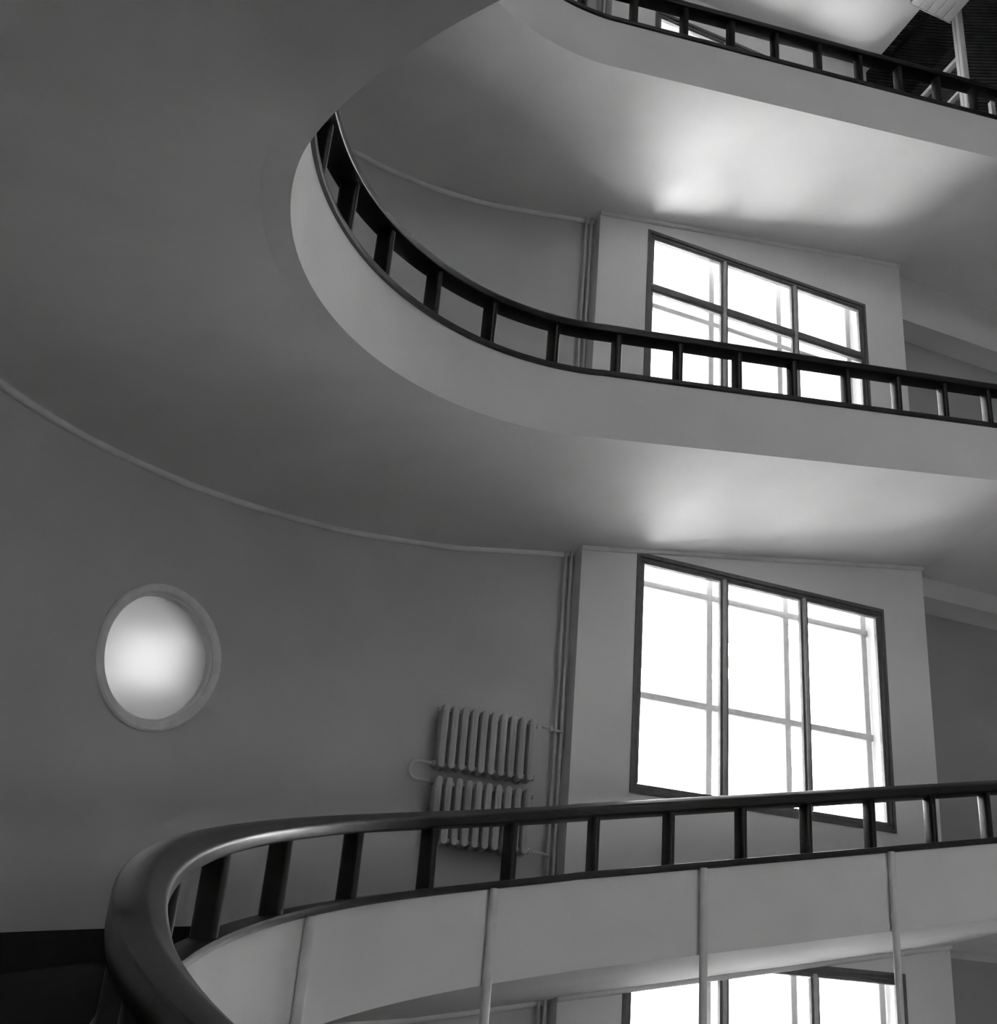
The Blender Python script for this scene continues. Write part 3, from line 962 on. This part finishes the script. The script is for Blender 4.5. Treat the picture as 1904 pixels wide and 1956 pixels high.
# ------------------------------------------------------------------ outside
mb = MB(); mb.box(-60, 80, YW + 0.62, 120, -0.6, -0.3)
structure(mb.build('ground', M['snow']), 'courtyard ground outside the windows')
A_, B_ = Vector((11.0, 32.6)), Vector((18.4, 15.5))
d = (B_ - A_).normalized(); nrm = Vector((d.y, -d.x));
if nrm.x > 0: nrm = -nrm
wing = thing('wing_building', 'pale building wing with tall pilasters, seen through the window panes', 'building', (A_.x, A_.y, -0.3))
def facade_box(name, s0, s1, z0_, z1_, o0, o1, mat):
    vs = []
    for z in (z0_, z1_):
        for s, o in ((s0, o0), (s1, o0), (s1, o1), (s0, o1)):
            p = A_ + d * s + nrm * o; vs.append((p.x, p.y, z))
    return link(name, vs, [(0, 3, 2, 1), (4, 5, 6, 7), (0, 1, 5, 4), (1, 2, 6, 5), (2, 3, 7, 6), (3, 0, 4, 7)], mat, wing)
LEN = (B_ - A_).length
facade_box('wall', 0, LEN, -0.3, 14 + Z0, -8, 0, M['facade'])
facade_box('bounce_cut', -0.1, LEN + 0.1, -0.3, 1.5 + Z0, 0, 0.3, M['facade_dark'])  # dark band added to cut bounce onto the lowest soffit
facade_box('cornice', -0.2, LEN + 0.2, 13.7 + Z0, 14.1 + Z0, 0, 0.35, M['facade_trim'])
facade_box('ledge', 0, LEN, 10.3 + Z0, 10.6 + Z0, 0, 0.2, M['facade_trim'])
facade_box('roof', -0.3, LEN + 0.3, 14.1 + Z0, 14.5 + Z0, -8.3, 0.4, M['facade_dark'])
k = 0
s = 0.4
while s < LEN - 1.2:
    facade_box('pilaster', s, s + 0.45, 1.5 + Z0, 13.7 + Z0, 0, 0.22, M['facade_trim'])
    for zf in (11.0, 6.6, 2.2):
        facade_box('window_pane', s + 0.85, s + 1.95, zf + Z0, zf + 1.7 + Z0, 0.0, 0.03, M['pane_dark'])
    s += 2.4

# white tower added outside the windows to bounce sun onto the soffits
tw = thing('bounce_tower', 'added white reflector tower behind the left window panes, lighting the soffits', 'tower', (4.8, 12.5, -0.3))
T0, T1 = Vector((2.3, 14.15)), Vector((6.0, 11.7))
td = (T1 - T0).normalized(); tn = Vector((-td.y, td.x))
def tower_box(name, s0, s1, z0_, z1_, o0, o1, mat):
    vs = []
    for z in (z0_, z1_):
        for s_, o in ((s0, o0), (s1, o0), (s1, o1), (s0, o1)):
            p = T0 + td * s_ + tn * o; vs.append((p.x, p.y, z))
    return link(name, vs, [(0, 3, 2, 1), (4, 5, 6, 7), (0, 1, 5, 4), (1, 2, 6, 5), (2, 3, 7, 6), (3, 0, 4, 7)], mat, tw)
TL = (T1 - T0).length
tower_box('bounce_cut', -0.05, TL + 0.05, -0.3, 1.7 + Z0, -0.05, 3.05, M['facade_dark'])  # dark base added to keep the tower's bounce off the lowest soffit
tower_box('wall', 0, TL, 1.7 + Z0, 6.8 + Z0, 0, 3.0, M['white'])
tower_box('coping', -0.1, TL + 0.1, 6.8 + Z0, 7.0 + Z0, -0.1, 3.1, M['white'])

# unseen block added on the near side to keep sun off the fill windows
mb = MB(); mb.box(-34, -9, -16.5, -9.2, -0.3, 38); nb_ = mb.build('wall', M['facade'])
blk = bpy.data.objects.new('sun_blocker', None); COL.objects.link(blk); blk.location = (-20, -13, -0.3)
structure(blk, 'unseen tall block added to keep sun off the fill windows')
nb_.parent = blk; nb_.matrix_parent_inverse = Matrix.Translation(-blk.location)
mb = MB(); mb.box(-34.4, -8.6, -16.9, -8.8, 38, 38.5); mb.build('roof', M['facade_dark'], blk)
mb = MB(); mb.box(-60, 80, -90, NEAR_Y - 0.4, -0.6, -0.3)  # unseen pale ground, added to bounce sun up through the near windows
structure(mb.build('ground_bounce', M['paving']), 'pale paving added unseen to bounce light into the near windows')
